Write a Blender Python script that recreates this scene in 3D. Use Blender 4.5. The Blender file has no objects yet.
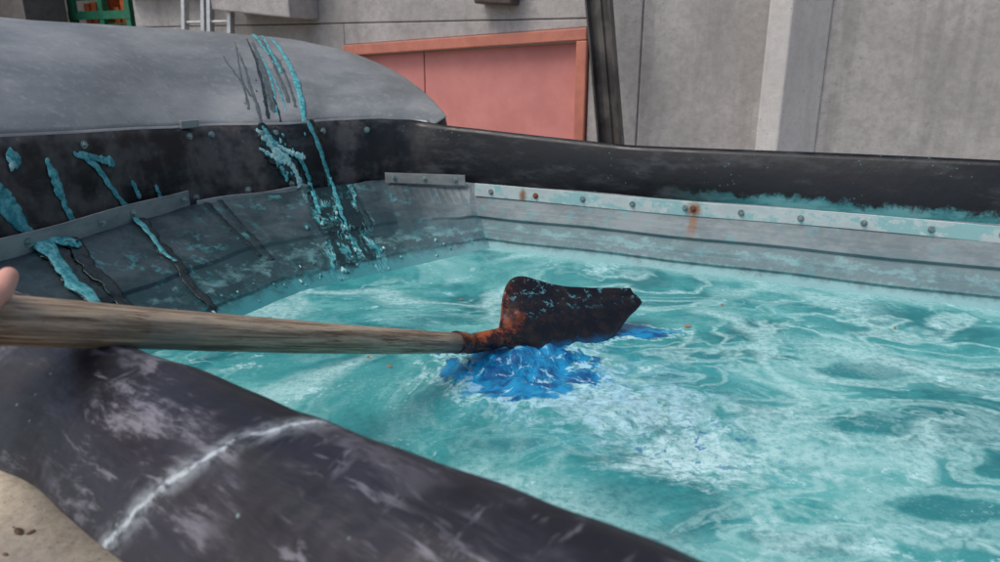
import bpy, bmesh, math, random
from mathutils import Vector, Matrix, noise as mn
random.seed(7)
sc=bpy.context.scene
# ------------------------------------------------------------------ helpers
def new_obj(name,bm,mats,parent=None,smooth=True):
    me=bpy.data.meshes.new(name); bm.normal_update(); bm.to_mesh(me); bm.free()
    if smooth:
        for p in me.polygons: p.use_smooth=True
    o=bpy.data.objects.new(name,me); sc.collection.objects.link(o)
    for m in (mats if isinstance(mats,(list,tuple)) else [mats]): me.materials.append(m)
    if parent: o.parent=parent
    return o
def empty(name):
    o=bpy.data.objects.new(name,None); sc.collection.objects.link(o); return o
def solid(o,th,off=0):
    m=o.modifiers.new("s",'SOLIDIFY'); m.thickness=th; m.offset=off; return o
def bevel(o,w,seg=2):
    m=o.modifiers.new("b",'BEVEL'); m.width=w; m.segments=seg; m.limit_method='ANGLE'; return o
def grid(f,nu,nv,bm=None,mi=0):
    bm=bm or bmesh.new()
    V=[[bm.verts.new(f(i/nu,j/nv)) for j in range(nv+1)] for i in range(nu+1)]
    for i in range(nu):
        for j in range(nv):
            fc=bm.faces.new((V[i][j],V[i+1][j],V[i+1][j+1],V[i][j+1])); fc.material_index=mi
    return bm
def tube(bm,pts,rad,seg=12,flat=1.0,mi=0,up=None):
    pts=[Vector(p) for p in pts]; n=len(pts); rings=[]
    prev=None
    for i,p in enumerate(pts):
        t=(pts[min(i+1,n-1)]-pts[max(i-1,0)]).normalized()
        if up is not None: a=t.cross(Vector(up)).normalized()
        elif prev is None:
            a=t.cross(Vector((0,0,1)) if abs(t.z)<.9 else Vector((1,0,0))).normalized()
        else: a=(prev-t*prev.dot(t)).normalized()
        prev=a; b=a.cross(t).normalized(); r=rad[i]
        rings.append([bm.verts.new(p+a*math.cos(q)*r+b*math.sin(q)*r*flat) for q in [2*math.pi*k/seg for k in range(seg)]])
    for i in range(n-1):
        for k in range(seg):
            f=bm.faces.new((rings[i][k],rings[i][(k+1)%seg],rings[i+1][(k+1)%seg],rings[i+1][k])); f.material_index=mi
    for r in (rings[0][::-1],rings[-1]):
        f=bm.faces.new(r); f.material_index=mi
def capsule(bm,pts,rad,seg=12,**k):
    pts=[Vector(p) for p in pts]
    d0=(pts[0]-pts[1]).normalized(); d1=(pts[-1]-pts[-2]).normalized()
    P=[];R=[]
    for a in (80,55,30): P.append(pts[0]+d0*rad[0]*math.sin(math.radians(a)));R.append(rad[0]*math.cos(math.radians(a)))
    P+=pts;R+=list(rad)
    for a in (30,55,80): P.append(pts[-1]+d1*rad[-1]*math.sin(math.radians(a)));R.append(rad[-1]*math.cos(math.radians(a)))
    tube(bm,P,R,seg,**k)
def cr(P,s):
    i=int(min(max(math.floor(s),0),len(P)-2)); t=s-i
    p0=Vector(P[max(i-1,0)]);p1=Vector(P[i]);p2=Vector(P[i+1]);p3=Vector(P[min(i+2,len(P)-1)])
    return .5*((2*p1)+(p2-p0)*t+(2*p0-5*p1+4*p2-p3)*t*t+(3*p1-p0-3*p2+p3)*t**3)
def lin(P,s):
    i=int(min(max(math.floor(s),0),len(P)-2)); t=s-i
    return Vector(P[i]).lerp(Vector(P[i+1]),t)
def interp(tab,s):
    if s<=tab[0][0]: return tab[0][1]
    for (a,x),(b,y) in zip(tab,tab[1:]):
        if s<=b:
            k=(s-a)/(b-a)
            return x+(y-x)*k if not isinstance(x,tuple) else tuple(p+(q-p)*k for p,q in zip(x,y))
    return tab[-1][1]
def box(bm,c,s,M=None,mi=0):
    r=bmesh.ops.create_cube(bm,size=1)
    for v in r['verts']:
        v.co=Vector((v.co.x*s[0],v.co.y*s[1],v.co.z*s[2]))
        if M: v.co=M@v.co
        v.co+=Vector(c)
    for f in {f for v in r['verts'] for f in v.link_faces}: f.material_index=mi
def prism(bm,poly,fn,d0,d1,mi=0):
    a=[bm.verts.new(fn(u,d0,z)) for u,z in poly]; b=[bm.verts.new(fn(u,d1,z)) for u,z in poly]
    n=len(poly)
    for f in [a,b[::-1]]+[[a[i],b[i],b[(i+1)%n],a[(i+1)%n]] for i in range(n)]:
        ff=bm.faces.new(f); ff.material_index=mi
# ------------------------------------------------------------------ node helper
class N:
    def __init__(s,name):
        s.m=bpy.data.materials.new(name); s.m.use_nodes=True; s.t=s.m.node_tree; s.b=s.t.nodes["Principled BSDF"]
        s.pos=s.node("ShaderNodeTexCoord").outputs["Object"]
    def node(s,t,**k):
        n=s.t.nodes.new(t)
        for a,b in k.items(): setattr(n,a,b)
        return n
    def put(s,sock,v):
        if isinstance(v,bpy.types.NodeSocket): s.t.links.new(v,sock)
        elif isinstance(v,(tuple,list)) and sock.type=='RGBA' and len(v)==3: sock.default_value=(*v,1)
        else: sock.default_value=v
    def math(s,op,a,b=0,c=0,clamp=False):
        n=s.node("ShaderNodeMath",operation=op,use_clamp=clamp); s.put(n.inputs[0],a); s.put(n.inputs[1],b); s.put(n.inputs[2],c); return n.outputs[0]
    def vec(s,op,a,b=(0,0,0)):
        n=s.node("ShaderNodeVectorMath",operation=op); s.put(n.inputs[0],a); s.put(n.inputs[1],b)
        return n.outputs["Value"] if op in("DOT_PRODUCT","LENGTH","DISTANCE") else n.outputs[0]
    def scale(s,a,f):
        n=s.node("ShaderNodeVectorMath",operation='SCALE'); s.put(n.inputs[0],a); s.put(n.inputs["Scale"],f); return n.outputs[0]
    def noise(s,v=None,sc=5,d=3,r=.55,dist=0,col=False):
        n=s.node("ShaderNodeTexNoise"); s.put(n.inputs["Vector"],v if v is not None else s.pos)
        n.inputs["Scale"].default_value=sc;n.inputs["Detail"].default_value=d;n.inputs["Roughness"].default_value=r;n.inputs["Distortion"].default_value=dist
        return n.outputs["Color" if col else "Fac"]
    def vor(s,v=None,sc=5,feat='F1'):
        n=s.node("ShaderNodeTexVoronoi",feature=feat); s.put(n.inputs["Vector"],v if v is not None else s.pos); n.inputs["Scale"].default_value=sc; return n.outputs["Distance"]
    def mr(s,v,a,b,c=0,d=1,sm=True):
        n=s.node("ShaderNodeMapRange",interpolation_type='SMOOTHSTEP' if sm else 'LINEAR')
        for i,x in enumerate((v,a,b,c,d)): s.put(n.inputs[i],x)
        return n.outputs[0]
    def mix(s,f,a,b,mode='MIX'):
        n=s.node("ShaderNodeMix",data_type='RGBA',blend_type=mode); s.put(n.inputs[0],f); s.put(n.inputs[6],a); s.put(n.inputs[7],b); return n.outputs[2]
    def comb(s,x,y,z):
        n=s.node("ShaderNodeCombineXYZ"); s.put(n.inputs[0],x);s.put(n.inputs[1],y);s.put(n.inputs[2],z); return n.outputs[0]
    def sep(s,v=None):
        n=s.node("ShaderNodeSeparateXYZ"); s.put(n.inputs[0],v if v is not None else s.pos); return n.outputs
    def mul(s,*a):
        r=a[0]
        for x in a[1:]: r=s.math('MULTIPLY',r,x)
        return r
    def bump(s,h,st=.3,dist=.01):
        n=s.node("ShaderNodeBump"); n.inputs["Strength"].default_value=st;n.inputs["Distance"].default_value=dist; s.put(n.inputs["Height"],h); s.t.links.new(n.outputs[0],s.b.inputs["Normal"])
    def out(s,col=None,rough=None,metal=None,spec=None):
        for k,v in (("Base Color",col),("Roughness",rough),("Metallic",metal),("Specular IOR Level",spec)):
            if v is not None: s.put(s.b.inputs[k],v)
        return s.m
# ------------------------------------------------------------------ materials
def m_water():
    n=N("teal_liquid_mat"); P=n.vec('MULTIPLY',n.pos,(1,1,0))
    w1=n.scale(n.vec('SUBTRACT',n.noise(P,1.6,1,.5,col=True),(.5,.5,.5)),.50)
    P1=n.vec('ADD',P,w1)
    w2=n.scale(n.vec('SUBTRACT',n.noise(P1,6,2,.55,col=True),(.5,.5,.5)),.12)
    P2=n.vec('ADD',P1,w2); P3=n.vec('ADD',P,n.scale(w2,1.1))
    fine=n.noise(P,70,4,.75)
    base=n.noise(P2,3.2,4,.62)
    v=n.math('ADD',base,n.mul(n.math('SUBTRACT',fine,.5),.22))
    col=n.mix(n.mr(v,.36,.50),(.018,.175,.195),(.042,.285,.295))
    col=n.mix(n.mr(v,.49,.62),col,(.12,.41,.41))
    pool=None
    for cx,cy,rx,ry in [(.742,1.33,.12,.045),(.67,1.10,.13,.055),(1.0,1.30,.13,.04),(.50,1.40,.12,.025),(.62,.86,.10,.05),(.32,1.30,.05,.025),(.02,1.02,.05,.02),(.40,.80,.07,.03),(-.15,1.60,.10,.03),(.35,1.72,.14,.02),(.80,.98,.08,.03)]:
        l=n.vec('LENGTH',n.vec('MULTIPLY',n.vec('SUBTRACT',P3,(cx,cy,0)),(1/rx,1/ry,0)))
        pool=l if pool is None else n.math('MINIMUM',pool,l)
    rgn=n.mul(n.mr(pool,.90,1.12),n.mr(pool,1.9,1.14))
    col=n.mix(n.mul(n.mr(n.math('ADD',pool,n.mul(n.math('SUBTRACT',fine,.5),.5)),1.10,.70),.66),col,(.014,.16,.185))
    def ridge(nz,wd): return n.mr(n.math('ABSOLUTE',n.math('SUBTRACT',nz,.5)),wd,0)
    right=n.mr(n.sep(P)[0],-.05,.35,.32,1)
    f1=n.mul(ridge(n.noise(P2,1.9,2,.5),.055),n.mr(n.noise(P,2.1,1),.38,.56))
    f2=n.mul(ridge(n.noise(P2,5.2,3,.5),.055),n.mr(n.noise(P1,2.9,1),.38,.56),right)
    f3=n.mul(ridge(n.noise(P2,12,3,.55),.06),n.mr(n.noise(P1,4.1,1),.46,.62),.55)
    flow=n.math('SINE',n.math('ADD',n.mul(pool,6.5),n.mul(base,9.0)))
    f4=n.mul(n.mr(flow,.40,1.0),n.mr(pool,1.1,1.5),n.mr(pool,3.6,2.0),right,.78)
    foam=n.math('MAXIMUM',n.math('MAXIMUM',f1,f2),n.math('MAXIMUM',f3,n.math('MAXIMUM',f4,n.mul(rgn,.62,right))))
    def blob(cx,cy,rx,ry,a,b,vv=P3):
        return n.mr(n.vec('LENGTH',n.vec('MULTIPLY',n.vec('SUBTRACT',vv,(cx,cy,0)),(1/rx,1/ry,0))),a,b)
    ragn=n.noise(P2,20,5,.74)
    rag=n.mul(n.math('SUBTRACT',ragn,.5),2.4)
    sp=n.math('ADD',n.math('MAXIMUM',blob(.22,1.16,.36,.21,1.35,0),n.mul(blob(.28,1.0,.20,.14,1.4,0),1.15)),rag)
    spf=n.mr(sp,.44,1.05)
    foam=n.math('MAXIMUM',foam,spf)
    dl=n.vec('DOT_PRODUCT',P3,(.428,.904,0))
    foam=n.math('MAXIMUM',foam,n.mul(n.mr(n.math('ADD',dl,n.mul(n.math('SUBTRACT',base,.5),.25)),1.955,2.03),.75))
    foam=n.mul(foam,n.mr(fine,.32,.60,.32,1))
    col=n.mix(n.mul(foam,.90),col,n.mix(spf,(.38,.63,.63),(.52,.75,.77)))
    grain=n.mul(n.mr(n.noise(P,130,3,.7),.55,.68),n.mr(base,.40,.58))
    col=n.mix(n.mul(grain,.36),col,(.45,.70,.70))
    r2=n.mul(n.math('SUBTRACT',n.noise(P1,13,5,.68),.5),2.2)
    bl=n.math('ADD',n.math('MAXIMUM',blob(.045,1.325,.235,.20,1.2,.15,P),n.mul(blob(.27,1.53,.17,.07,1.2,.2,P),.95)),r2)
    ring=n.mul(n.mr(bl,.22,.36),n.mr(bl,.56,.42))
    col=n.mix(n.mul(ring,.65,n.mr(fine,.4,.55)),col,(.50,.76,.80))
    blue=n.mix(n.mr(ragn,.40,.60),(.0,.06,.21),(.0,.26,.55))
    col=n.mix(n.mul(n.mr(bl,.42,.62),.95),col,blue)
    tint=n.mul(blob(.16,1.25,.32,.24,1.3,.1,P),n.mr(ragn,.38,.62),.45)
    col=n.mix(tint,col,(.02,.25,.44))
    wh=n.mul(n.mr(n.noise(P2,30,4,.7),.54,.62),blob(.12,1.25,.26,.21,1.2,.3,P))
    col=n.mix(n.mul(wh,.8),col,(.40,.70,.82))
    sk=n.mul(n.mr(n.noise(P,48,3,.6),.58,.64),blob(.30,1.03,.21,.13,1.2,.1,P3))
    col=n.mix(n.mul(sk,.8),col,(.01,.14,.32))
    n.bump(n.math('ADD',n.noise(P1,8,2,.5),n.mul(ragn,.14)),.30,.03)
    return n.out(col,n.mr(foam,0,1,.28,.65),0,.22)
def m_near():
    n=N("scuffed_rubber_mat")
    al=n.vec('DOT_PRODUCT',n.pos,(.8,-.6,0)); w=n.vec('DOT_PRODUCT',n.pos,(.6,.8,0))
    q=n.comb(al,w,n.sep()[2])
    wq=n.vec('ADD',q,n.scale(n.vec('SUBTRACT',n.noise(q,5,2,col=True),(.5,.5,.5)),.07))
    st=n.noise(n.vec('MULTIPLY',wq,(6,26,14)),1,6,.76)
    st2=n.noise(n.vec('MULTIPLY',wq,(12,90,50)),1,4,.7)
    st3=n.noise(n.vec('MULTIPLY',wq,(40,12,12)),1,5,.74)
    mask=n.noise(q,5,4,.65)
    lft=n.mr(al,-.30,-.58,.22,1)
    f=n.mul(n.mr(st,.49,.62),n.mr(mask,.42,.56),lft)
    f=n.math('MAXIMUM',f,n.mul(n.mr(st2,.55,.65),n.mr(n.noise(q,9,2),.44,.58),.75))
    f=n.math('MAXIMUM',f,n.mul(n.mr(st3,.55,.65),n.mr(n.noise(q,7,2),.49,.60),.60))
    ln=n.math('SUBTRACT',n.math('ADD',al,.452),n.mul(n.math('SUBTRACT',w,.355),.655))
    ln=n.math('ABSOLUTE',n.math('ADD',ln,n.mul(n.math('SUBTRACT',n.noise(q,24,4,.7),.5),.024)))
    l1=n.mul(n.math('ADD',n.mr(ln,.005,.001),n.mul(n.mr(ln,.026,.0),.6)),n.mr(n.noise(wq,34,4,.75),.38,.60,.05,1))
    col=n.mix(n.mr(mask,.35,.65),(.007,.007,.012),(.024,.023,.034))
    col=n.mix(n.mul(f,.64),col,(.27,.27,.32))
    col=n.mix(n.mul(l1,.8),col,(.42,.48,.52))
    sp=n.mul(n.mr(n.vor(q,60),.13,.06),n.mr(n.noise(q,12,2),.56,.62))
    col=n.mix(n.mul(sp,.6),col,(.25,.42,.45))
    n.bump(n.math('ADD',n.noise(wq,10,3,.6),n.mul(st2,.18)),.5,.012)
    return n.out(col,n.mr(st,.3,.7,.28,.6),0,.42)
def m_belt():
    n=N("black_rubber_mat"); z=n.sep()[2]
    st=n.noise(n.vec('MULTIPLY',n.pos,(3,3,9)),2.5,5,.7)
    col=n.mix(n.mr(st,.5,.70),(.004,.006,.009),(.028,.035,.041))
    big=n.noise(None,4.5,4,.7)
    xl=n.mr(n.sep()[0],-.15,-.5)
    col=n.mix(n.mul(n.mr(big,.46,.64),xl,.55),col,(.13,.12,.12))
    sp=n.mul(n.mr(n.vor(None,60),.14,.07),n.mr(big,.52,.58))
    col=n.mix(n.mul(sp,.7),col,(.08,.25,.27))
    lo=n.math('ADD',z,n.mul(n.math('SUBTRACT',n.noise(n.pos,16,5,.75),.5),.09))
    xr=n.mr(n.sep()[0],.45,.8)
    col=n.mix(n.mul(n.mr(lo,.222,.202),xr,.8),col,n.mix(n.mr(st,.4,.6),(.04,.22,.25),(.12,.36,.39)))
    n.bump(n.noise(None,30,3),.25,.004)
    return n.out(col,n.mr(st,.3,.7,.26,.5),0,.36)
def m_liner():
    n=N("stained_liner_mat"); x,y,z=n.sep()
    ns=n.noise(n.vec('MULTIPLY',n.pos,(2,2,5)),3,5,.7)
    fl=n.noise(None,26,5,.75)
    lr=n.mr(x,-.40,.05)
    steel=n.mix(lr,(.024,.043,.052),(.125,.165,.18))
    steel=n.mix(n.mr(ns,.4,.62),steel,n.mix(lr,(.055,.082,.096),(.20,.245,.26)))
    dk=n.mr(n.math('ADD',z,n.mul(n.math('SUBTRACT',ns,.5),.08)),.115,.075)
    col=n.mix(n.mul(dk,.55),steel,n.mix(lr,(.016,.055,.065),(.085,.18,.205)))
    te=n.mul(n.mr(fl,.52,.64),n.mr(n.noise(None,5,2),.44,.62))
    col=n.mix(n.mul(te,.6),col,(.07,.30,.33))
    zb=n.math('ADD',z,n.mul(n.math('SUBTRACT',fl,.5),.09))
    b1=n.mul(n.mr(n.math('ABSOLUTE',n.math('SUBTRACT',zb,.060)),.014,.003),n.mr(ns,.42,.60))
    col=n.mix(n.mul(b1,.5),col,(.22,.46,.48))
    b2=n.mr(zb,.040,.006)
    col=n.mix(n.mul(b2,.75),col,n.mix(lr,(.05,.27,.30),(.24,.48,.50)))
    m=n.math('ADD',n.vec('DOT_PRODUCT',n.pos,(.764,.645,0)),n.mul(n.math('SUBTRACT',.19,z),.62))
    m=n.math('SUBTRACT',m,1.078); mw=n.math('ADD',m,n.mul(n.math('SUBTRACT',n.noise(n.comb(n.mul(m,30),n.mul(z,14),0),1,4,.7),.5),.13))
    wet=n.mul(n.mr(n.math('ABSOLUTE',mw),.095,.070),n.mr(x,-.26,-.32),n.mr(n.math('ADD',z,n.mul(n.math('SUBTRACT',fl,.5),.08)),.015,.045))
    col=n.mix(n.mul(wet,.92),col,(.008,.022,.028))
    sn=n.noise(n.comb(n.mul(mw,52),n.mul(z,12),3.0),1,5,.72)
    strand=n.mul(n.mr(sn,.51,.57),n.mr(n.math('ABSOLUTE',mw),.11,.07),n.mr(x,-.26,-.32),n.mr(n.noise(None,16,3,.6),.38,.50))
    col=n.mix(strand,col,n.mix(n.mr(fl,.42,.62),(.03,.26,.30),(.20,.50,.52)))
    rx=n.vec('DOT_PRODUCT',n.vec('SUBTRACT',n.pos,(.568,2.081,0)),(.908,-.418,0))
    rr=n.mul(n.mr(n.math('ABSOLUTE',n.math('ADD',rx,n.mul(n.math('SUBTRACT',fl,.5),.02))),.018,.005),n.mr(z,.07,.14))
    col=n.mix(n.mul(rr,.8),col,(.20,.085,.03))
    n.bump(n.math('ADD',n.math('ADD',fl,n.noise(None,4,2)),n.mul(strand,.6)),.3,.006)
    return n.out(col,n.math('SUBTRACT',n.mr(lr,0,1,.55,.45),n.mul(wet,.25)),.0,n.mr(lr,0,1,.20,.4))
def m_strip(white):
    n=N("painted_strip_mat" if white else "galvanised_strip_mat")
    fl=n.noise(None,30,5,.75); a=n.noise(n.vec('MULTIPLY',n.pos,(2,2,5)),4,4,.65)
    col=n.mix(n.mr(a,.35,.65),(.42,.48,.49) if white else (.19,.205,.215),(.56,.61,.61) if white else (.30,.315,.32))
    if white:
        col=n.mix(n.mul(n.mr(n.math('ADD',a,n.mul(fl,.6)),.77,.89),.65),col,(.13,.40,.42))
        for (x,y,s) in [(.568,2.081,.026),(.08,2.305,.016)]:
            v=n.vec('SUBTRACT',n.pos,(x,y,.166))
            l=n.vec('LENGTH',n.comb(n.math('DIVIDE',n.vec('DOT_PRODUCT',v,(.908,-.418,0)),s),0,n.math('DIVIDE',n.sep(v)[2],.03)))
            l=n.math('ADD',l,n.mul(n.math('SUBTRACT',fl,.5),1.8))
            col=n.mix(n.mul(n.mr(l,1.1,.2),.9),col,(.24,.085,.025))
    else:
        col=n.mix(n.mul(n.mr(fl,.58,.68),.4),col,(.08,.2,.22))
    n.bump(fl,.2,.002)
    return n.out(col,.5,0 if white else .3,.4)
def m_hood():
    n=N("grey_steel_hood_mat")
    a=n.noise(n.vec('MULTIPLY',n.pos,(1.2,1.2,4)),2.5,5,.68); f=n.noise(None,45,4,.75)
    col=n.mix(n.mr(a,.35,.68),(.165,.185,.195),(.27,.29,.30))
    col=n.mix(n.mul(n.mr(f,.52,.68),.35),col,(.38,.39,.39))
    sp=n.mul(n.mr(n.vor(None,38),.13,.06),n.mr(n.noise(None,5,2),.53,.6))
    col=n.mix(n.mul(sp,.6),col,(.05,.10,.11))
    n.bump(n.math('ADD',a,n.mul(f,.2)),.15,.006)
    return n.out(col,n.mr(a,.3,.7,.34,.55),.2)
def m_conc(name,c1,c2,sc=1.0,dark=.5,streak=True,grit=.38):
    n=N(name)
    a=n.noise(None,1.3*sc,6,.68); f=n.noise(None,22*sc,6,.78)
    col=n.mix(n.mr(a,.35,.65),c1,c2)
    col=n.mix(n.mul(n.mr(f,.38,.66),grit),col,tuple(x*.55 for x in c1))
    if streak:
        s=n.noise(n.vec('MULTIPLY',n.pos,(6,6,.5)),1.2,4,.65)
        col=n.mix(n.mul(n.mr(s,.50,.70),dark),col,tuple(x*.5 for x in c1))
    pit=n.mul(n.mr(n.vor(None,34*sc),.14,.07),n.mr(a,.47,.55))
    col=n.mix(n.mul(pit,.8),col,tuple(x*.22 for x in c1))
    n.bump(f,.35,.012)
    return n.out(col,.85,0,.25)
def m_simple(name,c,c2=None,sc=8,rough=.5,metal=0,bs=.15,spec=.5,stretch=(1,1,1)):
    n=N(name); c2=c2 or tuple(x*.6 for x in c)
    a=n.noise(n.vec('MULTIPLY',n.pos,stretch),sc,4,.7)
    n.bump(a,bs,.004)
    return n.out(n.mix(n.mr(a,.35,.68),c,c2),rough,metal,spec)
def m_wood():
    n=N("weathered_wood_mat"); d=Vector((.5,.79,-.35)).normalized(); s1=d.cross(Vector((0,0,1))).normalized(); s2=s1.cross(d)
    q=n.comb(n.vec('DOT_PRODUCT',n.pos,tuple(d)),n.vec('DOT_PRODUCT',n.pos,tuple(s1)),n.vec('DOT_PRODUCT',n.pos,tuple(s2)))
    g=n.noise(n.vec('MULTIPLY',q,(5,120,120)),1,5,.75,.4); g2=n.noise(n.vec('MULTIPLY',q,(14,300,300)),1,3,.65)
    big=n.noise(q,9,4,.65)
    col=n.mix(n.mr(g,.38,.62),(.18,.125,.086),(.50,.39,.275))
    col=n.mix(n.mul(n.mr(g2,.55,.66),.7),col,(.05,.036,.027))
    col=n.mix(n.mul(n.mr(big,.48,.64),.5),col,(.29,.26,.22))
    dd=n.mr(n.vec('DOT_PRODUCT',n.pos,tuple(d)),.90,.99)
    col=n.mix(n.mul(dd,.6),col,(.09,.045,.03))
    sp=n.mul(n.mr(n.vor(q,70),.14,.07),n.mr(n.noise(q,14,2),.58,.62))
    col=n.mix(n.mul(sp,.7),col,(.08,.25,.25))
    n.bump(n.math('ADD',g,g2),.6,.0025)
    return n.out(col,.65,0,.3)
def m_blade():
    n=N("wet_rusty_steel_mat"); x,y,z=n.sep()
    a=n.noise(None,24,5,.75)
    rust=n.mr(n.math('ADD',x,n.mul(n.math('SUBTRACT',a,.5),.16)),.050,-.01)
    col=n.mix(n.mr(a,.45,.68),(.003,.003,.004),(.018,.009,.007))
    rc=n.mix(n.mr(n.noise(None,40,4,.75),.42,.60),(.02,.006,.004),(.28,.065,.016))
    col=n.mix(rust,col,rc)
    low=n.mr(n.math('ADD',z,n.mul(n.math('SUBTRACT',a,.5),.06)),.026,.006)
    col=n.mix(n.mul(low,.8),col,(.0,.11,.27))
    tl=n.mul(n.mr(n.noise(None,55,4,.75),.56,.62),n.mr(z,.060,.085),n.mr(x,-.05,.02))
    col=n.mix(n.mul(tl,.6),col,(.10,.32,.38))
    n.bump(a,.4,.003)
    return n.out(col,n.mr(a,.3,.7,.14,.38),.0,.5)
def m_skin():
    n=N("skin_mat"); a=n.noise(None,25,3); n.bump(n.noise(None,220,2),.25,.001)
    return n.out(n.mix(n.mr(a,.35,.65),(.52,.22,.16),(.60,.31,.24)),.5)
def m_drip(name,c1,c2,rough=.3):
    n=N(name); a=n.noise(None,60,4,.75); n.bump(a,.6,.004)
    return n.out(n.mix(n.mr(a,.38,.62),c1,c2),rough,0,.4)
WATER=m_water(); BELT=m_belt(); NEAR=m_near(); LINER=m_liner()
STW=m_strip(True); STG=m_strip(False); HOOD=m_hood()
CW=m_conc("wall_concrete_mat",(.35,.345,.34),(.47,.46,.455),1,.36)
CC=m_conc("column_concrete_mat",(.55,.54,.525),(.63,.62,.60),1,.2,True,.25)
CG=m_conc("ground_concrete_mat",(.22,.20,.17),(.34,.30,.25),1,.2,False)
CP=m_conc("platform_concrete_mat",(.50,.44,.35),(.66,.59,.48),3,.2,False,.5)
BOLT=m_simple("bolt_mat",(.30,.36,.37),(.12,.2,.21),60,.4,.4)
RUST=m_simple("rusty_bolt_mat",(.24,.08,.03),(.10,.04,.02),80,.7)
DRIP=m_drip("teal_drip_mat",(.02,.20,.24),(.12,.42,.45)); PALE=m_drip("pale_drip_mat",(.12,.40,.43),(.42,.62,.62)); WETD=m_drip("dark_wet_mat",(.008,.016,.02),(.02,.04,.046),.14)
STREAK=m_drip("grey_streak_mat",(.055,.075,.08),(.10,.125,.13),.3)
# ------------------------------------------------------------------ tank
tank=empty("open_top_mixing_tank")
RIM=[(-1.17,1.10),(-1.03,1.44),(-.865,2.03),(-.627,2.26),(-.39,2.46),(-.10,2.397),(1.25,1.776),(2.3,1.29)]
WAT=[(-.86,1.10),(-.735,1.40),(-.53,1.82),(-.42,1.92),(-.267,2.07),(-.032,2.271),(1.224,1.677),(2.25,1.20)]
BT=[(0,.47),(1,.437),(2,.400),(3,.388),(4,.388),(4.5,.382),(5,.362),(5.4,.333),(6,.343),(7,.35)]
CEN=Vector((.3,1.0))
def nrm(P,s,f=cr):
    a=f(P,max(s-.05,0)); b=f(P,min(s+.05,len(P)-1)); t=(b-a).normalized(); n=Vector((-t.y,t.x))
    if n.dot(f(P,s)-CEN)<0: n=-n
    return n
def belt(s,t,off=0):
    p=cr(RIM,s); n=nrm(RIM,s); z=.15+(interp(BT,s)-.15)*t
    w=.007*math.sin(s*5.3+t*2)+.005*math.sin(s*11+1)
    p=p+n*(.02+.035*t*t+w*t-off)
    return Vector((p.x,p.y,z))
def liner(s,t,off=0):
    a=lin(RIM,s); b=lin(WAT,s); p=a.lerp(b,t); z=.19*(1-t)
    prof=interp([(0,0),(.34,0),(.39,.012),(.50,.012),(.55,0),(.70,0),(.74,.010),(.84,.010),(.88,0),(2,0)],t)
    n=nrm(RIM,s,lin); p=p-n*(prof+off)
    return Vector((p.x,p.y,z+off*.4+.002*math.sin(s*17)*(1 if t<1 else 0)))
def sgrid(fn,s0,s1,ns,t0,t1,nt):
    return grid(lambda i,j:fn(s0+(s1-s0)*i,t0+(t1-t0)*j),ns,nt)
o=new_obj("rubber_skirt",sgrid(belt,0,7,260,0,1,12),BELT,tank); solid(o,.003,0)
ts=[0,.34,.39,.50,.55,.70,.74,.84,.88,1.0,1.25]
bm=bmesh.new(); ss=[i/12 for i in range(0,85)]
V=[[bm.verts.new(liner(s,t)) for t in ts] for s in ss]
for i in range(len(ss)-1):
    for j in range(len(ts)-1): bm.faces.new((V[i][j],V[i+1][j],V[i+1][j+1],V[i][j+1]))
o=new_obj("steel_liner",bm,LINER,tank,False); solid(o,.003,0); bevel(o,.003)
def strip(name,s0,s1,z0,z1,mat,f=lin,off=.012,th=.005):
    n=max(2,int((s1-s0)*40))
    def g(i,j):
        s=s0+(s1-s0)*i; p=f(RIM,s)-nrm(RIM,s,f)*off
        return Vector((p.x,p.y,z0+(z1-z0)*j+.002*math.sin(s*9)))
    o=new_obj(name,grid(g,n,1),mat,tank,False); solid(o,th,0); bevel(o,.0012); return o
strip("back_flat_bar",5.02,7,.150,.192,STW,lin,.022)
strip("back_lip",5.03,7,.136,.147,LINER,lin,.016)
strip("side_flat_bar",0.6,1.97,.189,.236,STG,lin,-.002)
strip("side_angle",2.02,2.97,.186,.202,STG,lin,.0)
bm=bmesh.new(); a=Vector((-.385,2.425)); b=Vector((-.115,2.372)); n2=Vector((-(b-a).y,(b-a).x)).normalized()
v=[bm.verts.new((p.x+n2.x*k,p.y+n2.y*k,z)) for k in (0,.005) for p,z in ((a,.186),(b,.186),(b,.219),(a,.219))]
for f in ((0,1,2,3),(7,6,5,4),(0,4,5,1),(1,5,6,2),(2,6,7,3),(3,7,4,0)): bm.faces.new([v[i] for i in f])
new_obj("corner_flat_bar",bm,STG,tank,False)
bm=bmesh.new(); p=lin(RIM,3.05)-nrm(RIM,3.05,lin)*.012
box(bm,(p.x,p.y,.165),(.026,.03,.085),Matrix.Rotation(math.radians(42),3,'Z')); bevel(new_obj("fold_bracket",bm,LINER,tank,False),.006)
def bolt(bm,c,n,r=.008,mi=0):
    n=Vector(n).normalized(); q=n.to_track_quat('Z','Y').to_matrix()
    for (rr,h0,h1,seg) in ((r*1.45,0,.0018,20),(r,.0018,.006,6),(r*.5,.006,.010,10)):
        ring=[[bm.verts.new(Vector(c)+q@Vector((rr*math.cos(2*math.pi*k/seg),rr*math.sin(2*math.pi*k/seg),h))) for k in range(seg)] for h in (h0,h1)]
        for k in range(seg):
            f=bm.faces.new((ring[0][k],ring[0][(k+1)%seg],ring[1][(k+1)%seg],ring[1][k])); f.material_index=mi
        f=bm.faces.new(ring[1]); f.material_index=mi
bm=bmesh.new()
def rb(s,z,off=.016,f=lin,mi=0,r=.0062):
    n=nrm(RIM,s,f); p=f(RIM,s)-n*off; bolt(bm,(p.x,p.y,z),(-n.x,-n.y,0),r,mi)
for k in range(17): 
    s=5.06+k*.105; rb(s,.171+random.uniform(-.002,.002),.0245,mi=1 if k==1 else 0)
rb(5.495,.171,.0245,mi=1)
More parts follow.
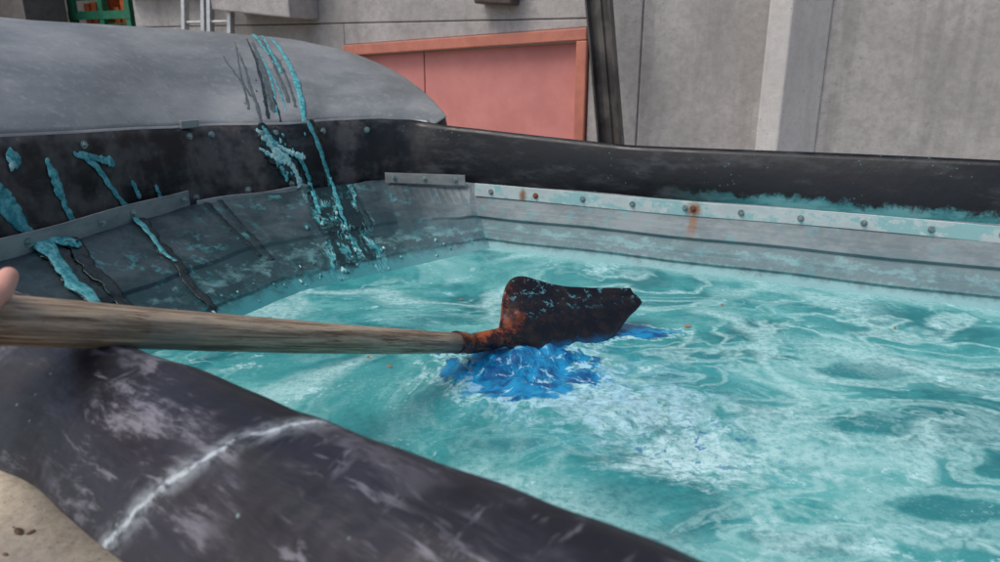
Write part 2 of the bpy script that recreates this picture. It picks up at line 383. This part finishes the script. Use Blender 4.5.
for k in (.12,.5,.88): c=a.lerp(b,k); bolt(bm,(c.x,c.y,.203),(-n2.x,-n2.y,0),.0062)
for s in (1.12,1.45,1.62,1.93): rb(s,.213,.001,r=.0075)
def bb(s,t,mi=0):
    p=belt(s,t,.002); n=nrm(RIM,s); bolt(bm,p,(-n.x,-n.y,0),.007,mi)
for s,t in [(2.1,.90),(2.28,.90),(2.7,.90),(2.85,.90),(2.95,.25),(2.5,.22),(3.4,.88),(3.85,.86),(1.5,.90),(2.05,.22)]: bb(s,t)
new_obj("bolts",bm,[BOLT,RUST],tank,False)
D=Vector((.8,-.6,0)); NN=Vector((.6,.8,0))
prof=[(.392,.00),(.390,.12),(.386,.21),(.381,.255),(.371,.283),(.352,.297),(.325,.302),(.292,.294),(.262,.276),(.240,.257),(.222,.240),(.212,.228),(.206,.219)]
def nr(i,j):
    al=-1.55+2.9*i; k=j*(len(prof)-1); w,z=cr(prof,k)
    lump=.0015*math.sin(al*9+1)+.001*math.sin(al*23+w*30)
    wv=mn.noise(Vector((al*5,w*14,3)))*(.006 if w<.34 else .002)+mn.noise(Vector((al*16,w*30,8)))*.0025
    sag=-.010*math.exp(-((al+.79)/.09)**2)
    up=.011*max(0,min(1,(al+.50)/.30))
    top=max(0,min(1,(z-.12)/.15))
    low=.02*(1-min(1,(z-.219)/.03)) if z<.25 and w<.3 else 0
    p=D*al+NN*(w+up*(1 if w>.3 else 0)+mn.noise(Vector((al*8,1,1)))*low)
    return Vector((p.x,p.y,z+(lump*.6+wv+sag+up*(1 if w>.26 else 0))*top))
o=new_obj("folded_rubber_rim",grid(nr,320,60),NEAR,tank); solid(o,.007,1)
bm=bmesh.new()
def quad(bm,pts,mi=0):
    f=bm.faces.new([bm.verts.new(Vector(p)) for p in pts]); f.material_index=mi
pn=lambda al,w,z:tuple(D*al+NN*w+Vector((0,0,z)))
quad(bm,[pn(-1.5,.37,.26),pn(1.3,.37,.26),pn(1.3,.40,-.06),pn(-1.5,.40,-.06)])
e1=pn(1.3,.36,.19); quad(bm,[(2.3,1.29,.19),e1,(e1[0],e1[1],-.06),(2.25,1.2,-.06)])
new_obj("near_and_end_liner",bm,LINER,tank,False)
bm=bmesh.new()
out=[lin(RIM,s)+nrm(RIM,s,lin)*.035 for s in [0,1,2,3,4,5,6,7]]
loop=[(p.x,p.y) for p in out]+[pn(1.35,.30,0)[:2],pn(-1.45,.30,0)[:2]]
n_=len(loop)
for i in range(n_):
    a=loop[i];b=loop[(i+1)%n_]; zt=.16
    quad(bm,[(a[0],a[1],zt),(b[0],b[1],zt),(b[0],b[1],-1.4),(a[0],a[1],-1.4)])
new_obj("outer_shell",bm,HOOD,tank,False)
# ------------------------------------------------------------------ liquid surface
poly=[]
for p in WAT: 
    v=Vector(p); poly.append(v+(v-CEN).normalized()*.035)
poly+= [Vector(pn(1.35,.395,0)[:2]),Vector(pn(-1.5,.395,0)[:2])]
def inside(x,y):
    c=False; n=len(poly)
    for i in range(n):
        a=poly[i];b=poly[i-1]
        if (a.y>y)!=(b.y>y) and x<(b.x-a.x)*(y-a.y)/(b.y-a.y)+a.x: c=not c
    return c
bm=bmesh.new(); st=.008; vs={}
BA=Vector((.03,1.385)); BB_=Vector((.30,1.525))
def hz(x,y):
    h=.004*mn.noise(Vector((x*4,y*5,0)))+.0015*mn.noise(Vector((x*11,y*13,5)))
    d=math.hypot(x-.05,y-1.33); h+=.004*math.sin(d*50)*math.exp(-d*6)
    if d<.36:
        k=math.exp(-(d/.135)**2); h+=k*(.006+.030*abs(mn.noise(Vector((x*18,y*18,2))))+.014*mn.noise(Vector((x*45,y*45,4))))
    q=Vector((x,y))-BA; L_=(BB_-BA); tt=max(0,min(1,q.dot(L_)/L_.length_squared)); dd=(q-L_*tt).length
    if dd<.12: h+=math.exp(-(dd/.035)**2)*(.008+.018*abs(mn.noise(Vector((x*28,y*28,6)))))*(1-.5*tt)
    d=math.hypot(x-.26,y-1.06); h+=.002*math.sin(d*60+1)*math.exp(-d*9)
    if d<.35: h+=math.exp(-(d/.14)**2)*(.007*mn.noise(Vector((x*45,y*45,9)))+.004*mn.noise(Vector((x*18,y*18,1))))
    return h
nx=int(3.6/st); ny=int(3.4/st)
def gv(i,j):
    if (i,j) not in vs:
        x=-1.2+i*st;y=-.9+j*st; vs[(i,j)]=bm.verts.new((x,y,hz(x,y)))
    return vs[(i,j)]
for i in range(nx):
    for j in range(ny):
        if inside(-1.2+(i+.5)*st,-.9+(j+.5)*st): bm.faces.new((gv(i,j),gv(i+1,j),gv(i+1,j+1),gv(i,j+1)))
new_obj("water",bm,WATER)
# ------------------------------------------------------------------ grey hood behind left skirt
HT=[(0,(-1.80,1.35,.80)),(1,(-1.38,2.12,.69)),(2,(-1.07,2.64,.675)),(3,(-.78,2.86,.65)),(3.7,(-.58,2.94,.605)),(4.1,(-.43,3.0,.54)),(4.4,(-.30,2.95,.46)),(4.76,(-.17,2.50,.385))]
def hood(s,t,off=0):
    n=nrm(RIM,s); b=belt(s,.985)+Vector((n.x,n.y,0))*.012; b.z+=.002
    e=Vector(interp(HT,s)); 
    e2=Vector(interp(HT,min(s+.15,4.76)));e1=Vector(interp(HT,max(s-.15,0))); e=(e*2+e1+e2)/4
    p=b.lerp(e,t); k=max(0,min(1,(4.76-s)/.5))
    p+=Vector((-n.x*.25,-n.y*.25,1))*(.030*max(0,math.sin(math.pi*max(0,min(t,1))))**.8*k+off)
    return p
hd=empty("steel_hood_cover")
o=new_obj("hood_plate",sgrid(hood,0,4.76,150,0,1,24),HOOD,hd); solid(o,.003,0)
def lip(i,j):
    s=4.7*i; p=hood(s,0); n=nrm(RIM,s); return p+Vector((-n.x,-n.y,0))*(.004+.006*j)+Vector((0,0,.008-.016*j))
o=new_obj("hood_lip",grid(lip,150,2),HOOD,hd); solid(o,.003,0)
def back(i,j):
    s=4.7*i; e=hood(s,1); n=nrm(RIM,s); return e+Vector((n.x*.06*math.sin(j*1.6),n.y*.06*math.sin(j*1.6),-.45*j*j))
o=new_obj("hood_back",grid(back,100,6),HOOD,hd); solid(o,.003,0)
bm=bmesh.new()
for s in (2.1,1.05):
    for q in range(2):
        p=hood(s+.02*q,.01,.004); n=nrm(RIM,s); box(bm,p+Vector((-n.x*.02,-n.y*.02,.002)),(.05,.008,.022),Matrix.Rotation(math.atan2(n.y,n.x)-math.pi/2,3,'Z'))
bevel(new_obj("hood_tabs",bm,STG,hd,False),.002)
# ------------------------------------------------------------------ drips
bd=bmesh.new()
def drip(fn,path,w,mi=0,jit=.40,flat=.22,n=34,off=.0):
    P=[];R=[]
    off+=.0035
    for k in range(n+1):
        q=k/n*(len(path)-1); s,t=cr([(a,b) for a,b in path],q) if len(path)>2 else Vector(path[0]).lerp(Vector(path[1]),q)
        s+=.010*mn.noise(Vector((k*.3,path[0][0]*9,w[0]*300)))
        P.append(fn(s,t,off)); ww=interp([(i/(len(w)-1),x) for i,x in enumerate(w)],k/n)
        R.append(max(.0014,ww*(1+min(.45,jit)*1.6*mn.noise(Vector((k*.45,path[0][0]*31,7))))))
    nn=nrm(RIM,path[0][0]); up=(-nn.x,-nn.y,.3 if fn==belt else (1.5 if fn==hood else 1.2))
    capsule(bd,P,R,10,flat=flat,mi=mi,up=up)
def blot(fn,s,t,r,mi=0,off=.0):
    off+=.004
    c=fn(s,t,off); nn=nrm(RIM,s); N_=Vector((-nn.x,-nn.y,.3 if fn==belt else (1.5 if fn==hood else 1.2))).normalized(); a=N_.cross(Vector((0,0,1))).normalized(); b=N_.cross(a)
    m=14; ph=random.random()*9; e=random.uniform(.35,.8); cen=bd.verts.new(c+N_*r*.12)
    ring=[]
    for k in range(m):
        q=2*math.pi*k/m; rr=r*(1.15+.9*mn.noise(Vector((math.cos(q)*1.5+ph,math.sin(q)*1.5,ph))))
        ring.append((bd.verts.new(c+a*math.cos(q)*rr*e*.7+b*math.sin(q)*rr*.7+N_*r*.09),bd.verts.new(c+a*math.cos(q)*rr*e+b*math.sin(q)*rr-N_*.003)))
    for k in range(m):
        x=ring[k];y=ring[(k+1)%m]
        for f in ((cen,x[0],y[0]),(x[0],x[1],y[1],y[0])):
            ff=bd.faces.new(f); ff.material_index=mi
drip(belt,[(1.0,1.0),(1.04,.80),(1.12,.5),(1.18,.25),(1.21,.10)],[.014,.024,.022,.014,.020])
drip(belt,[(1.0,.82),(1.10,.62),(1.16,.45)],[.020,.022,.010],off=.001)
drip(belt,[(1.02,.9),(1.08,.62)],[.006,.010],1,off=.005)
blot(belt,1.22,.84,.020,0); blot(belt,1.20,.80,.012,1,.004)
drip(belt,[(1.34,.80),(1.345,.6),(1.35,.45),(1.37,.26)],[.007,.013,.009,.010])
drip(liner,[(1.21,-.22),(1.15,.10),(1.09,.35),(1.03,.7)],[.020,.024,.018,.013],off=.008)
drip(liner,[(1.20,-.1),(1.25,.0),(1.28,.04)],[.014,.018,.014],off=.011)
drip(liner,[(1.29,.0),(1.20,.35),(1.12,.8)],[.020,.018,.010],2,off=.004,flat=.08)
drip(liner,[(1.18,.05),(1.06,.8)],[.034,.026],2,off=.003,flat=.06)
drip(belt,[(1.45,.83),(1.52,.72),(1.58,.45),(1.64,.22)],[.006,.010,.008,.009])
drip(belt,[(1.47,.83),(1.60,.72)],[.005,.013])
drip(liner,[(1.65,-.25),(1.60,.1),(1.54,.40)],[.009,.009,.006],0,off=.010)
drip(liner,[(1.66,-.05),(1.56,.4),(1.45,.9)],[.016,.018,.010],2,off=.003,flat=.08)
drip(belt,[(1.68,.5),(1.70,.36)],[.006,.007]); drip(belt,[(1.80,.42),(1.82,.28)],[.005,.006])
# middle cluster on hood
for a,b,m,w in [(2.35,2.62,3,.0032),(2.5,2.72,3,.004),(2.55,2.8,2,.0045),(2.60,2.86,3,.007),(2.66,2.95,2,.004),(2.62,2.83,3,.004),(2.45,2.60,3,.0034),(2.70,3.02,3,.005),(2.74,3.1,3,.004),(2.58,2.9,0,.0030),(2.66,3.0,0,.0026)]:
    t0=random.uniform(.6,.97); t1=random.uniform(.0,.25)
    drip(hood,[(a,t0),((a+b)/2+random.uniform(-.04,.04),(t0+t1)/2),(b,t1)],[w*.4,w,w*1.1,w*1.3],m,.45,.10,off=-.0015)
drip(hood,[(2.78,.97),(2.90,.75),(3.10,.35),(3.22,.0)],[.003,.007,.010,.008],0,.45,.18)
drip(hood,[(2.70,.99),(2.80,.70),(2.92,.45)],[.003,.006,.005],0,.45,.18)
drip(hood,[(2.64,.99),(2.70,.8),(2.78,.66)],[.004,.006,.003],0,.45,.15)
drip(hood,[(2.62,.99),(2.66,.9)],[.007,.006],0,.45,.15)
for i in range(12): blot(hood,random.gauss(2.74,.12),random.uniform(.1,1.0),random.uniform(.003,.007),random.choice([0,2,3,3]),-.001)
drip(belt,[(2.72,.98),(2.80,.7),(2.95,.45),(3.12,.0)],[.014,.030,.032,.026],2,.4,.08,off=-.001)
drip(belt,[(2.85,.95),(2.95,.5),(3.05,.2)],[.008,.024,.020],2,.4,.08,off=-.001)
drip(belt,[(3.28,1.0),(3.33,.6),(3.38,.1)],[.010,.010,.014],2,.4,.1,off=-.001)
drip(belt,[(3.24,1.0),(3.30,.7),(3.35,.35),(3.37,.05)],[.007,.008,.007,.006],0,.45,off=.001)
drip(belt,[(2.66,.95),(2.74,.82),(2.86,.62),(2.94,.52)],[.004,.010,.015,.010],1,.45,off=.002)
drip(belt,[(2.72,.98),(2.80,.80),(2.90,.70)],[.004,.008,.007],0,.45,off=.002)
drip(belt,[(2.66,.72),(2.80,.60),(2.94,.52)],[.003,.009,.012],1,.45,off=.003); drip(belt,[(2.84,.76),(2.96,.66),(3.10,.58)],[.003,.008,.011],1,.45,off=.003)
drip(belt,[(2.92,.6),(3.0,.4),(3.04,.2),(3.06,.0)],[.010,.009,.011,.008],1,.45,off=.002)
drip(belt,[(2.80,.64),(2.86,.45),(2.90,.30)],[.008,.007,.005],0,.45,off=.002)
drip(belt,[(3.06,.58),(3.12,.35),(3.16,.1)],[.007,.006,.006],0,.45,off=.002)
for i in range(12): blot(belt,random.gauss(2.92,.09),random.uniform(.3,.9),random.uniform(.003,.007),random.choice([0,1,0]),.002)
drip(liner,[(3.12,-.1),(3.09,.15),(3.06,.30)],[.006,.007,.004],0,.45,.15,off=.006)
drip(liner,[(3.36,-.1),(3.33,.2),(3.27,.5)],[.006,.008,.004],0,.45,.15,off=.006)
for i in range(16): blot(liner,random.gauss(3.2,.17),random.uniform(.3,.95),random.uniform(.003,.008),random.choice([0,1,0,2]),.008)
drip(liner,[(2.1,.0),(2.03,.6)],[.009,.005],2,off=.003,flat=.08); drip(liner,[(2.22,.0),(2.14,.65)],[.007,.005],2,off=.003,flat=.08)
for i in range(30): blot(liner,random.uniform(1.4,4.9),random.uniform(.75,.98),random.uniform(.002,.006),random.choice([0,1]),.006)
new_obj("liquid_drips",bd,[DRIP,PALE,WETD,STREAK],tank)
# ------------------------------------------------------------------ shovel
sh=empty("long_handled_shovel")
S=Vector((-.495,.675,.346)); E=Vector((-.07,1.347,.049)); d=(E-S).normalized()
bm=bmesh.new(); P=[];R=[]
for k in range(61):
    q=k/60; a=-.55+(.55+.86)*q; P.append(S+d*a+Vector((0,0,.003*math.sin(q*6))))
    R.append(interp([(-.55,.024),(0,.0255),(.3,.0245),(.6,.0225),(.86,.0195)],a)*(1+.03*mn.noise(Vector((a*9,0,0)))))
capsule(bm,P,R,28); new_obj("wooden_handle",bm,m_wood(),sh)
BL=m_blade(); Nk=Vector((.0,1.400,.036)); T=Vector((.329,1.560,.050))
A=(T-Nk).normalized(); Wd=Vector((-.35,.68,.64)); Wd=(Wd-A*Wd.dot(A)).normalized(); Nn=A.cross(Wd)
if Nn.z<0: Nn=-Nn
bm=bmesh.new()
pts=[E-d*.035,E,E+d*.035,Nk+A*.025+Wd*.004,Nk+A*.07+Wd*.02,Nk+A*.13+Wd*.03]
pts2=[cr([tuple(p) for p in pts],k/4) for k in range(0,21)]
tube(bm,pts2,[interp([(0,.0225),(.3,.021),(.5,.021),(.7,.019),(1,.005)],k/20) for k in range(21)],18)
new_obj("socket",bm,BL,sh)
L=.355
def sm(tab,a):
    return (interp(tab,max(0,a-.04))+2*interp(tab,a)+interp(tab,min(1,a+.04)))/4
def bl(i,j):
    a=i; w=j*2-1
    top=sm([(0,.010),(.05,.045),(.11,.092),(.17,.122),(.24,.136),(.31,.132),(.40,.110),(.52,.086),(.7,.066),(.88,.050),(1,.038)],a)
    bot=sm([(0,.010),(.1,.030),(.3,.060),(.65,.066),(.85,.050),(1,.022)],a)
    off=w*top if w>0 else w*bot
    h=.026*(1-w*w)*(1-.6*a)-.008+(.014*max(0,w-.7)/.3)
    tip=-.05*abs(min(0,w))**1.6*a**3-.012*max(0,w)**2*a**6
    return Nk+A*(a*L+tip)+Wd*off+Nn*h+Vector((0,0,.012*a*a))
o=new_obj("blade",grid(bl,44,26),BL,sh); solid(o,.004,0)
# ------------------------------------------------------------------ hand on the handle
Z=Vector((0,0,1)); s1=d.cross(Z).normalized(); s2=s1.cross(d).normalized()
HC=S-d*.060
def rp(a,ang,r): return HC+d*a+(s2*math.cos(ang)+s1*math.sin(ang))*r
bm=bmesh.new()
for k,(a,fr,ln) in enumerate([(.036,.0092,1.0),(.013,.0098,1.08),(-.010,.0094,1.0),(-.031,.0082,.85)]):
    pts=[rp(a,math.radians(10),.040),rp(a,math.radians(-35),.044)]
    for q in range(1,8): pts.append(rp(a+.001*q,math.radians(-35-q*26*ln),.036 if q>1 else .041))
    capsule(bm,pts,[fr*1.15,fr*1.15]+[fr*(1.02-.03*q) for q in range(7)],14)
for a in (-.034,-.014,.008,.030):
    capsule(bm,[rp(a,math.radians(8),.040),rp(a-.004,math.radians(60),.038),rp(a*.8-.015,math.radians(100),.042)],[.013,.015,.014],14)
capsule(bm,[rp(-.02,math.radians(95),.042),rp(.012,math.radians(75),.042),rp(.042,math.radians(38),.046),rp(.050,math.radians(22),.052)],[.016,.0135,.0115,.0095],14)
wr=rp(-.075,math.radians(70),.065); fa=wr+Vector((-.10,-.30,.06))
capsule(bm,[rp(-.01,math.radians(60),.042),wr,fa],[.022,.026,.036],16)
hand=new_obj("gripping_hand",bm,m_skin()); m=hand.modifiers.new("r",'REMESH'); m.mode='VOXEL'; m.voxel_size=.0022; m.use_smooth_shade=True
m=hand.modifiers.new("sm",'SMOOTH'); m.iterations=6; m.factor=.5
# ------------------------------------------------------------------ debris
LEAF=m_simple("dry_leaf_mat",(.40,.12,.03),(.30,.14,.05),60,.6)
bm=bmesh.new()
for (x,y,r,an) in [(.43,1.56,.008,.4),(-.22,1.33,.005,.3),(-.27,1.38,.004,1),(.1,1.62,.004,2),(-.1,1.75,.004,.5),(.55,1.7,.004,.2),(.9,1.55,.004,1)]:
    z=hz(x,y)+.004; m_=9
    c=bm.verts.new((x,y,z+.003)); rg=[bm.verts.new((x+r*math.cos(an+t)*(1.5 if k%9==0 else 1),y+.55*r*math.sin(an+t),z+.002*math.sin(k*2))) for k,t in enumerate([2*math.pi*q/m_ for q in range(m_)])]
    for k in range(m_): bm.faces.new((c,rg[k],rg[(k+1)%m_]))
new_obj("floating_leaf_debris",bm,LEAF,None,False)
# ------------------------------------------------------------------ background building
U=Vector((.906,-.423,0)); OUT=Vector((-.423,-.906,0)); O=Vector((0,5,0))
def wf(u,dp,z): return O+U*u+OUT*dp+Vector((0,0,z))
bld=empty("concrete_building"); G=-1.4
bm=bmesh.new()
dt=lambda u:.655+(u+1.24)*(.098/1.85)
prism(bm,[(-3.35,G),(-1.24,G),(-1.24,dt(-1.24)),(-1.24,.80),(-3.35,.80)],wf,0,-.3)
prism(bm,[(-3.35,.806),(-1.24,.806),(.61,.806),(.61,3.6),(-3.35,3.6)],wf,0.0,-.3)
prism(bm,[(-1.237,dt(-1.24)),(.607,dt(.61)),(.607,.80),(-1.237,.80)],wf,0.0,-.3)
prism(bm,[(.613,G),(.935,G),(.935,3.6),(.613,3.6)],wf,.0,-.3)
prism(bm,[(.945,G),(1.70,G),(1.70,3.6),(.945,3.6)],wf,.006,-.3)
prism(bm,[(1.90,G),(7.5,G),(7.5,3.6),(1.90,3.6)],wf,-.02,-.3)
prism(bm,[(.92,G),(.96,G),(.96,3.6),(.92,3.6)],wf,-.02,-.28)
bevel(new_obj("walls",bm,CW,bld,False),.006)
bm=bmesh.new()
b=[(1.676,-.01),(1.676,.25),(1.790,.25),(1.97,.0),(1.97,-.02)]
lo=[bm.verts.new(wf(u,dp,G)) for u,dp in b]; hi=[bm.verts.new(wf(u,dp,3.6)) for u,dp in b]
for i in range(5): bm.faces.new((lo[i],lo[(i+1)%5],hi[(i+1)%5],hi[i]))
bm.faces.new(hi)
bevel(new_obj("pilaster",bm,CC,bld,False),.008)
bm=bmesh.new()
prism(bm,[(-2.16,.90),(-1.45,.83),(-1.45,1.5),(-2.16,1.5)],wf,.32,.002)
prism(bm,[(-3.35,1.05),(-2.4,1.05),(-2.4,1.3),(-3.35,1.3)],wf,.12,.002)
bevel(new_obj("corbel",bm,CW,bld,False),.01)
bm=bmesh.new()
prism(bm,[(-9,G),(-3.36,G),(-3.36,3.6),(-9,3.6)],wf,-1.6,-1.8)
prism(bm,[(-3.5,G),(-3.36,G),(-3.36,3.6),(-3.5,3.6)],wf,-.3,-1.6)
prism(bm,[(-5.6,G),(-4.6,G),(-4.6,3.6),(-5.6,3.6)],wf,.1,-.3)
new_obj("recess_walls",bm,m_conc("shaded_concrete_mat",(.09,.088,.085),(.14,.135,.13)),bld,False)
bm=bmesh.new(); prism(bm,[(-.12,.90),(.14,.885),(.16,1.05),(-.12,1.05)],wf,.14,.004)
bevel(new_obj("wall_lamp_housing",bm,m_simple("dark_metal_mat",(.10,.085,.07),(.05,.04,.04),12,.5,.3),bld,False),.012)
dr=empty("pink_double_door"); dr.parent=bld
FR=m_simple("salmon_frame_mat",(.54,.20,.14),(.42,.15,.11),6,.5,0,.1); LF=m_simple("pink_door_mat",(.63,.25,.225),(.54,.20,.185),2.5,.5,0,.08)
bm=bmesh.new()
prism(bm,[(-1.235,dt(-1.235)-.075),(.60,dt(.60)-.075),(.60,dt(.60)-.003),(-1.235,dt(-1.235)-.003)],wf,.03,-.12)
prism(bm,[(.535,G),(.603,G),(.603,dt(.6)-.079),(.535,dt(.54)-.079)],wf,.03,-.12)
prism(bm,[(-1.236,G),(-1.17,G),(-1.17,dt(-1.17)-.079),(-1.236,dt(-1.236)-.079)],wf,.03,-.12)
bevel(new_obj("frame",bm,FR,dr,False),.006)
for nm,u0,u1 in (("leaf",-1.165,-.615),("leaf_wide",-.607,.53)):
    bm=bmesh.new(); prism(bm,[(u0,G),(u1,G),(u1,dt(u1)-.083),(u0,dt(u0)-.083)],wf,-.055,-.10)
    bevel(new_obj(nm,bm,LF,dr,False),.004)
bm=bmesh.new()
p0=wf(1.08,.30,G); p1=wf(.519,.30,2.7); ax=(p1-p0).normalized(); c=(p0+p1)/2; ln=(p1-p0).length
sx=ax.cross(OUT).normalized(); M=Matrix((sx,OUT,ax)).transposed()
box(bm,c,(.125,.008,ln),M); box(bm,c+M@Vector((-.066,.03,0)),(.012,.07,ln),M); box(bm,c+M@Vector((.066,.03,0)),(.012,.07,ln),M)
box(bm,c+M@Vector((-.01,.012,0)),(.035,.016,ln),M)
bevel(new_obj("leaning_steel_channel",bm,m_simple("dark_steel_mat",(.05,.048,.05),(.14,.13,.125),5,.35,.4),None,False),.002)
bm=bmesh.new()
AL=m_simple("aluminium_mat",(.55,.57,.58),(.4,.42,.43),20,.35,.6)
for u in (-2.62,-2.42,-2.36,-2.16):
    a=wf(u,.45,G); e=wf(u+.12,.05,2.4); v=(e-a).normalized(); M=Matrix((v.cross(OUT).normalized(),OUT,v)).transposed(); box(bm,(a+e)/2,(.035,.05,(e-a).length),M)
for k in range(13):
    q=(k+.6)/13
    for u in (-2.62,-2.36): 
        a=wf(u,.45,G).lerp(wf(u+.12,.05,2.4),q); tube(bm,[a,a+U*.2],[.013,.013],8)
bevel(new_obj("aluminium_ladder",bm,AL,None,False),.003)
rk=empty("green_storage_rack")
GR=m_simple("green_paint_mat",(.02,.18,.10),(.015,.11,.065),10,.45); OR=m_simple("orange_stock_mat",(.50,.12,.03),(.30,.08,.03),9,.6)
bm=bmesh.new()
for u in (-4.72,-4.30,-3.95):
    for dp in (-.4,-1.1): prism(bm,[(u,G),(u+.06,G),(u+.06,2.0),(u,2.0)],wf,dp,dp-.06)
for z in (.3,.90,1.6): prism(bm,[(-4.72,z),(-3.88,z),(-3.88,z+.07),(-4.72,z+.07)],wf,-.395,-.42)
for k in range(14): prism(bm,[(-4.70,.3+k*.11),(-3.92,.3+k*.11),(-3.92,.315+k*.11),(-4.70,.315+k*.11)],wf,-.43,-.44)
new_obj("frame_posts",bm,GR,rk,False)
bm=bmesh.new()
for k in range(7): 
    u=-4.62+k*.1; prism(bm,[(u,.4),(u+.07,.4),(u+.07,1.05+.08*math.sin(k*3)),(u,1.05+.08*math.sin(k*3))],wf,-.5,-1.0)
new_obj("stored_boards",bm,OR,rk,False)
# ------------------------------------------------------------------ ground and platform
bm=bmesh.new(); quad(bm,[(-150,-150,G),(150,-150,G),(150,150,G),(-150,150,G)]); new_obj("ground",bm,CG,None,False)
bm=bmesh.new(); PZ=.150
a=[pn(-2.6,.290,0),pn(1.8,.290,0),pn(1.8,-2.4,0),pn(-2.6,-2.4,0)]
lo=[bm.verts.new((p[0],p[1],G+.004)) for p in a]; hi=[bm.verts.new((p[0],p[1],PZ)) for p in a]
for i in range(4): bm.faces.new((lo[i],lo[(i+1)%4],hi[(i+1)%4],hi[i]))
bm.faces.new(hi); bevel(new_obj("concrete_platform",bm,CP,None,False),.01)
bm=bmesh.new()
for i in range(110):
    al=random.uniform(-.95,-.40); w=random.uniform(.05,.21); r=random.uniform(.001,.0045)
    p=pn(al,w,PZ+r*.3); bmesh.ops.create_icosphere(bm,subdivisions=1,radius=r,matrix=Matrix.Translation(p)@Matrix.Rotation(random.random()*3,4,'Z')@Matrix.Diagonal((random.uniform(.7,3),1,.4,1)))
new_obj("grit_and_twigs",bm,m_simple("grit_mat",(.10,.06,.04),(.25,.16,.09),40,.8),None,False)
# ------------------------------------------------------------------ light, world, camera
w=bpy.data.worlds.new("World"); sc.world=w; w.use_nodes=True; nt=w.node_tree
AZ=235;EL=58
sky=nt.nodes.new("ShaderNodeTexSky"); sky.sky_type='NISHITA'; sky.sun_disc=False; sky.sun_elevation=math.radians(EL); sky.sun_rotation=math.radians(AZ); sky.air_density=1.0; sky.dust_density=4.0; sky.ozone_density=.6
bg=nt.nodes["Background"]; bg.inputs[1].default_value=.15; nt.links.new(sky.outputs[0],bg.inputs[0])
sun=bpy.data.lights.new("sun",'SUN'); sun.energy=1.4; sun.angle=math.radians(28); sun.color=(1,.96,.9)
so=bpy.data.objects.new("sun",sun); sc.collection.objects.link(so)
az=math.radians(AZ); el=math.radians(EL); sd=Vector((math.sin(az)*math.cos(el),math.cos(az)*math.cos(el),math.sin(el)))
so.rotation_euler=sd.to_track_quat('Z','Y').to_euler()
cam=bpy.data.cameras.new("camera"); co=bpy.data.objects.new("camera",cam); sc.collection.objects.link(co); sc.camera=co
cam.sensor_width=36; cam.lens=36*727/1000; cam.clip_start=.02; cam.clip_end=500
co.location=(0,0,.6); co.rotation_euler=(math.radians(90-17.4),0,0)
cam.dof.use_dof=True; cam.dof.focus_distance=1.5; cam.dof.aperture_fstop=6.3
sc.view_settings.view_transform='Standard'; sc.view_settings.look='None'; sc.view_settings.exposure=0
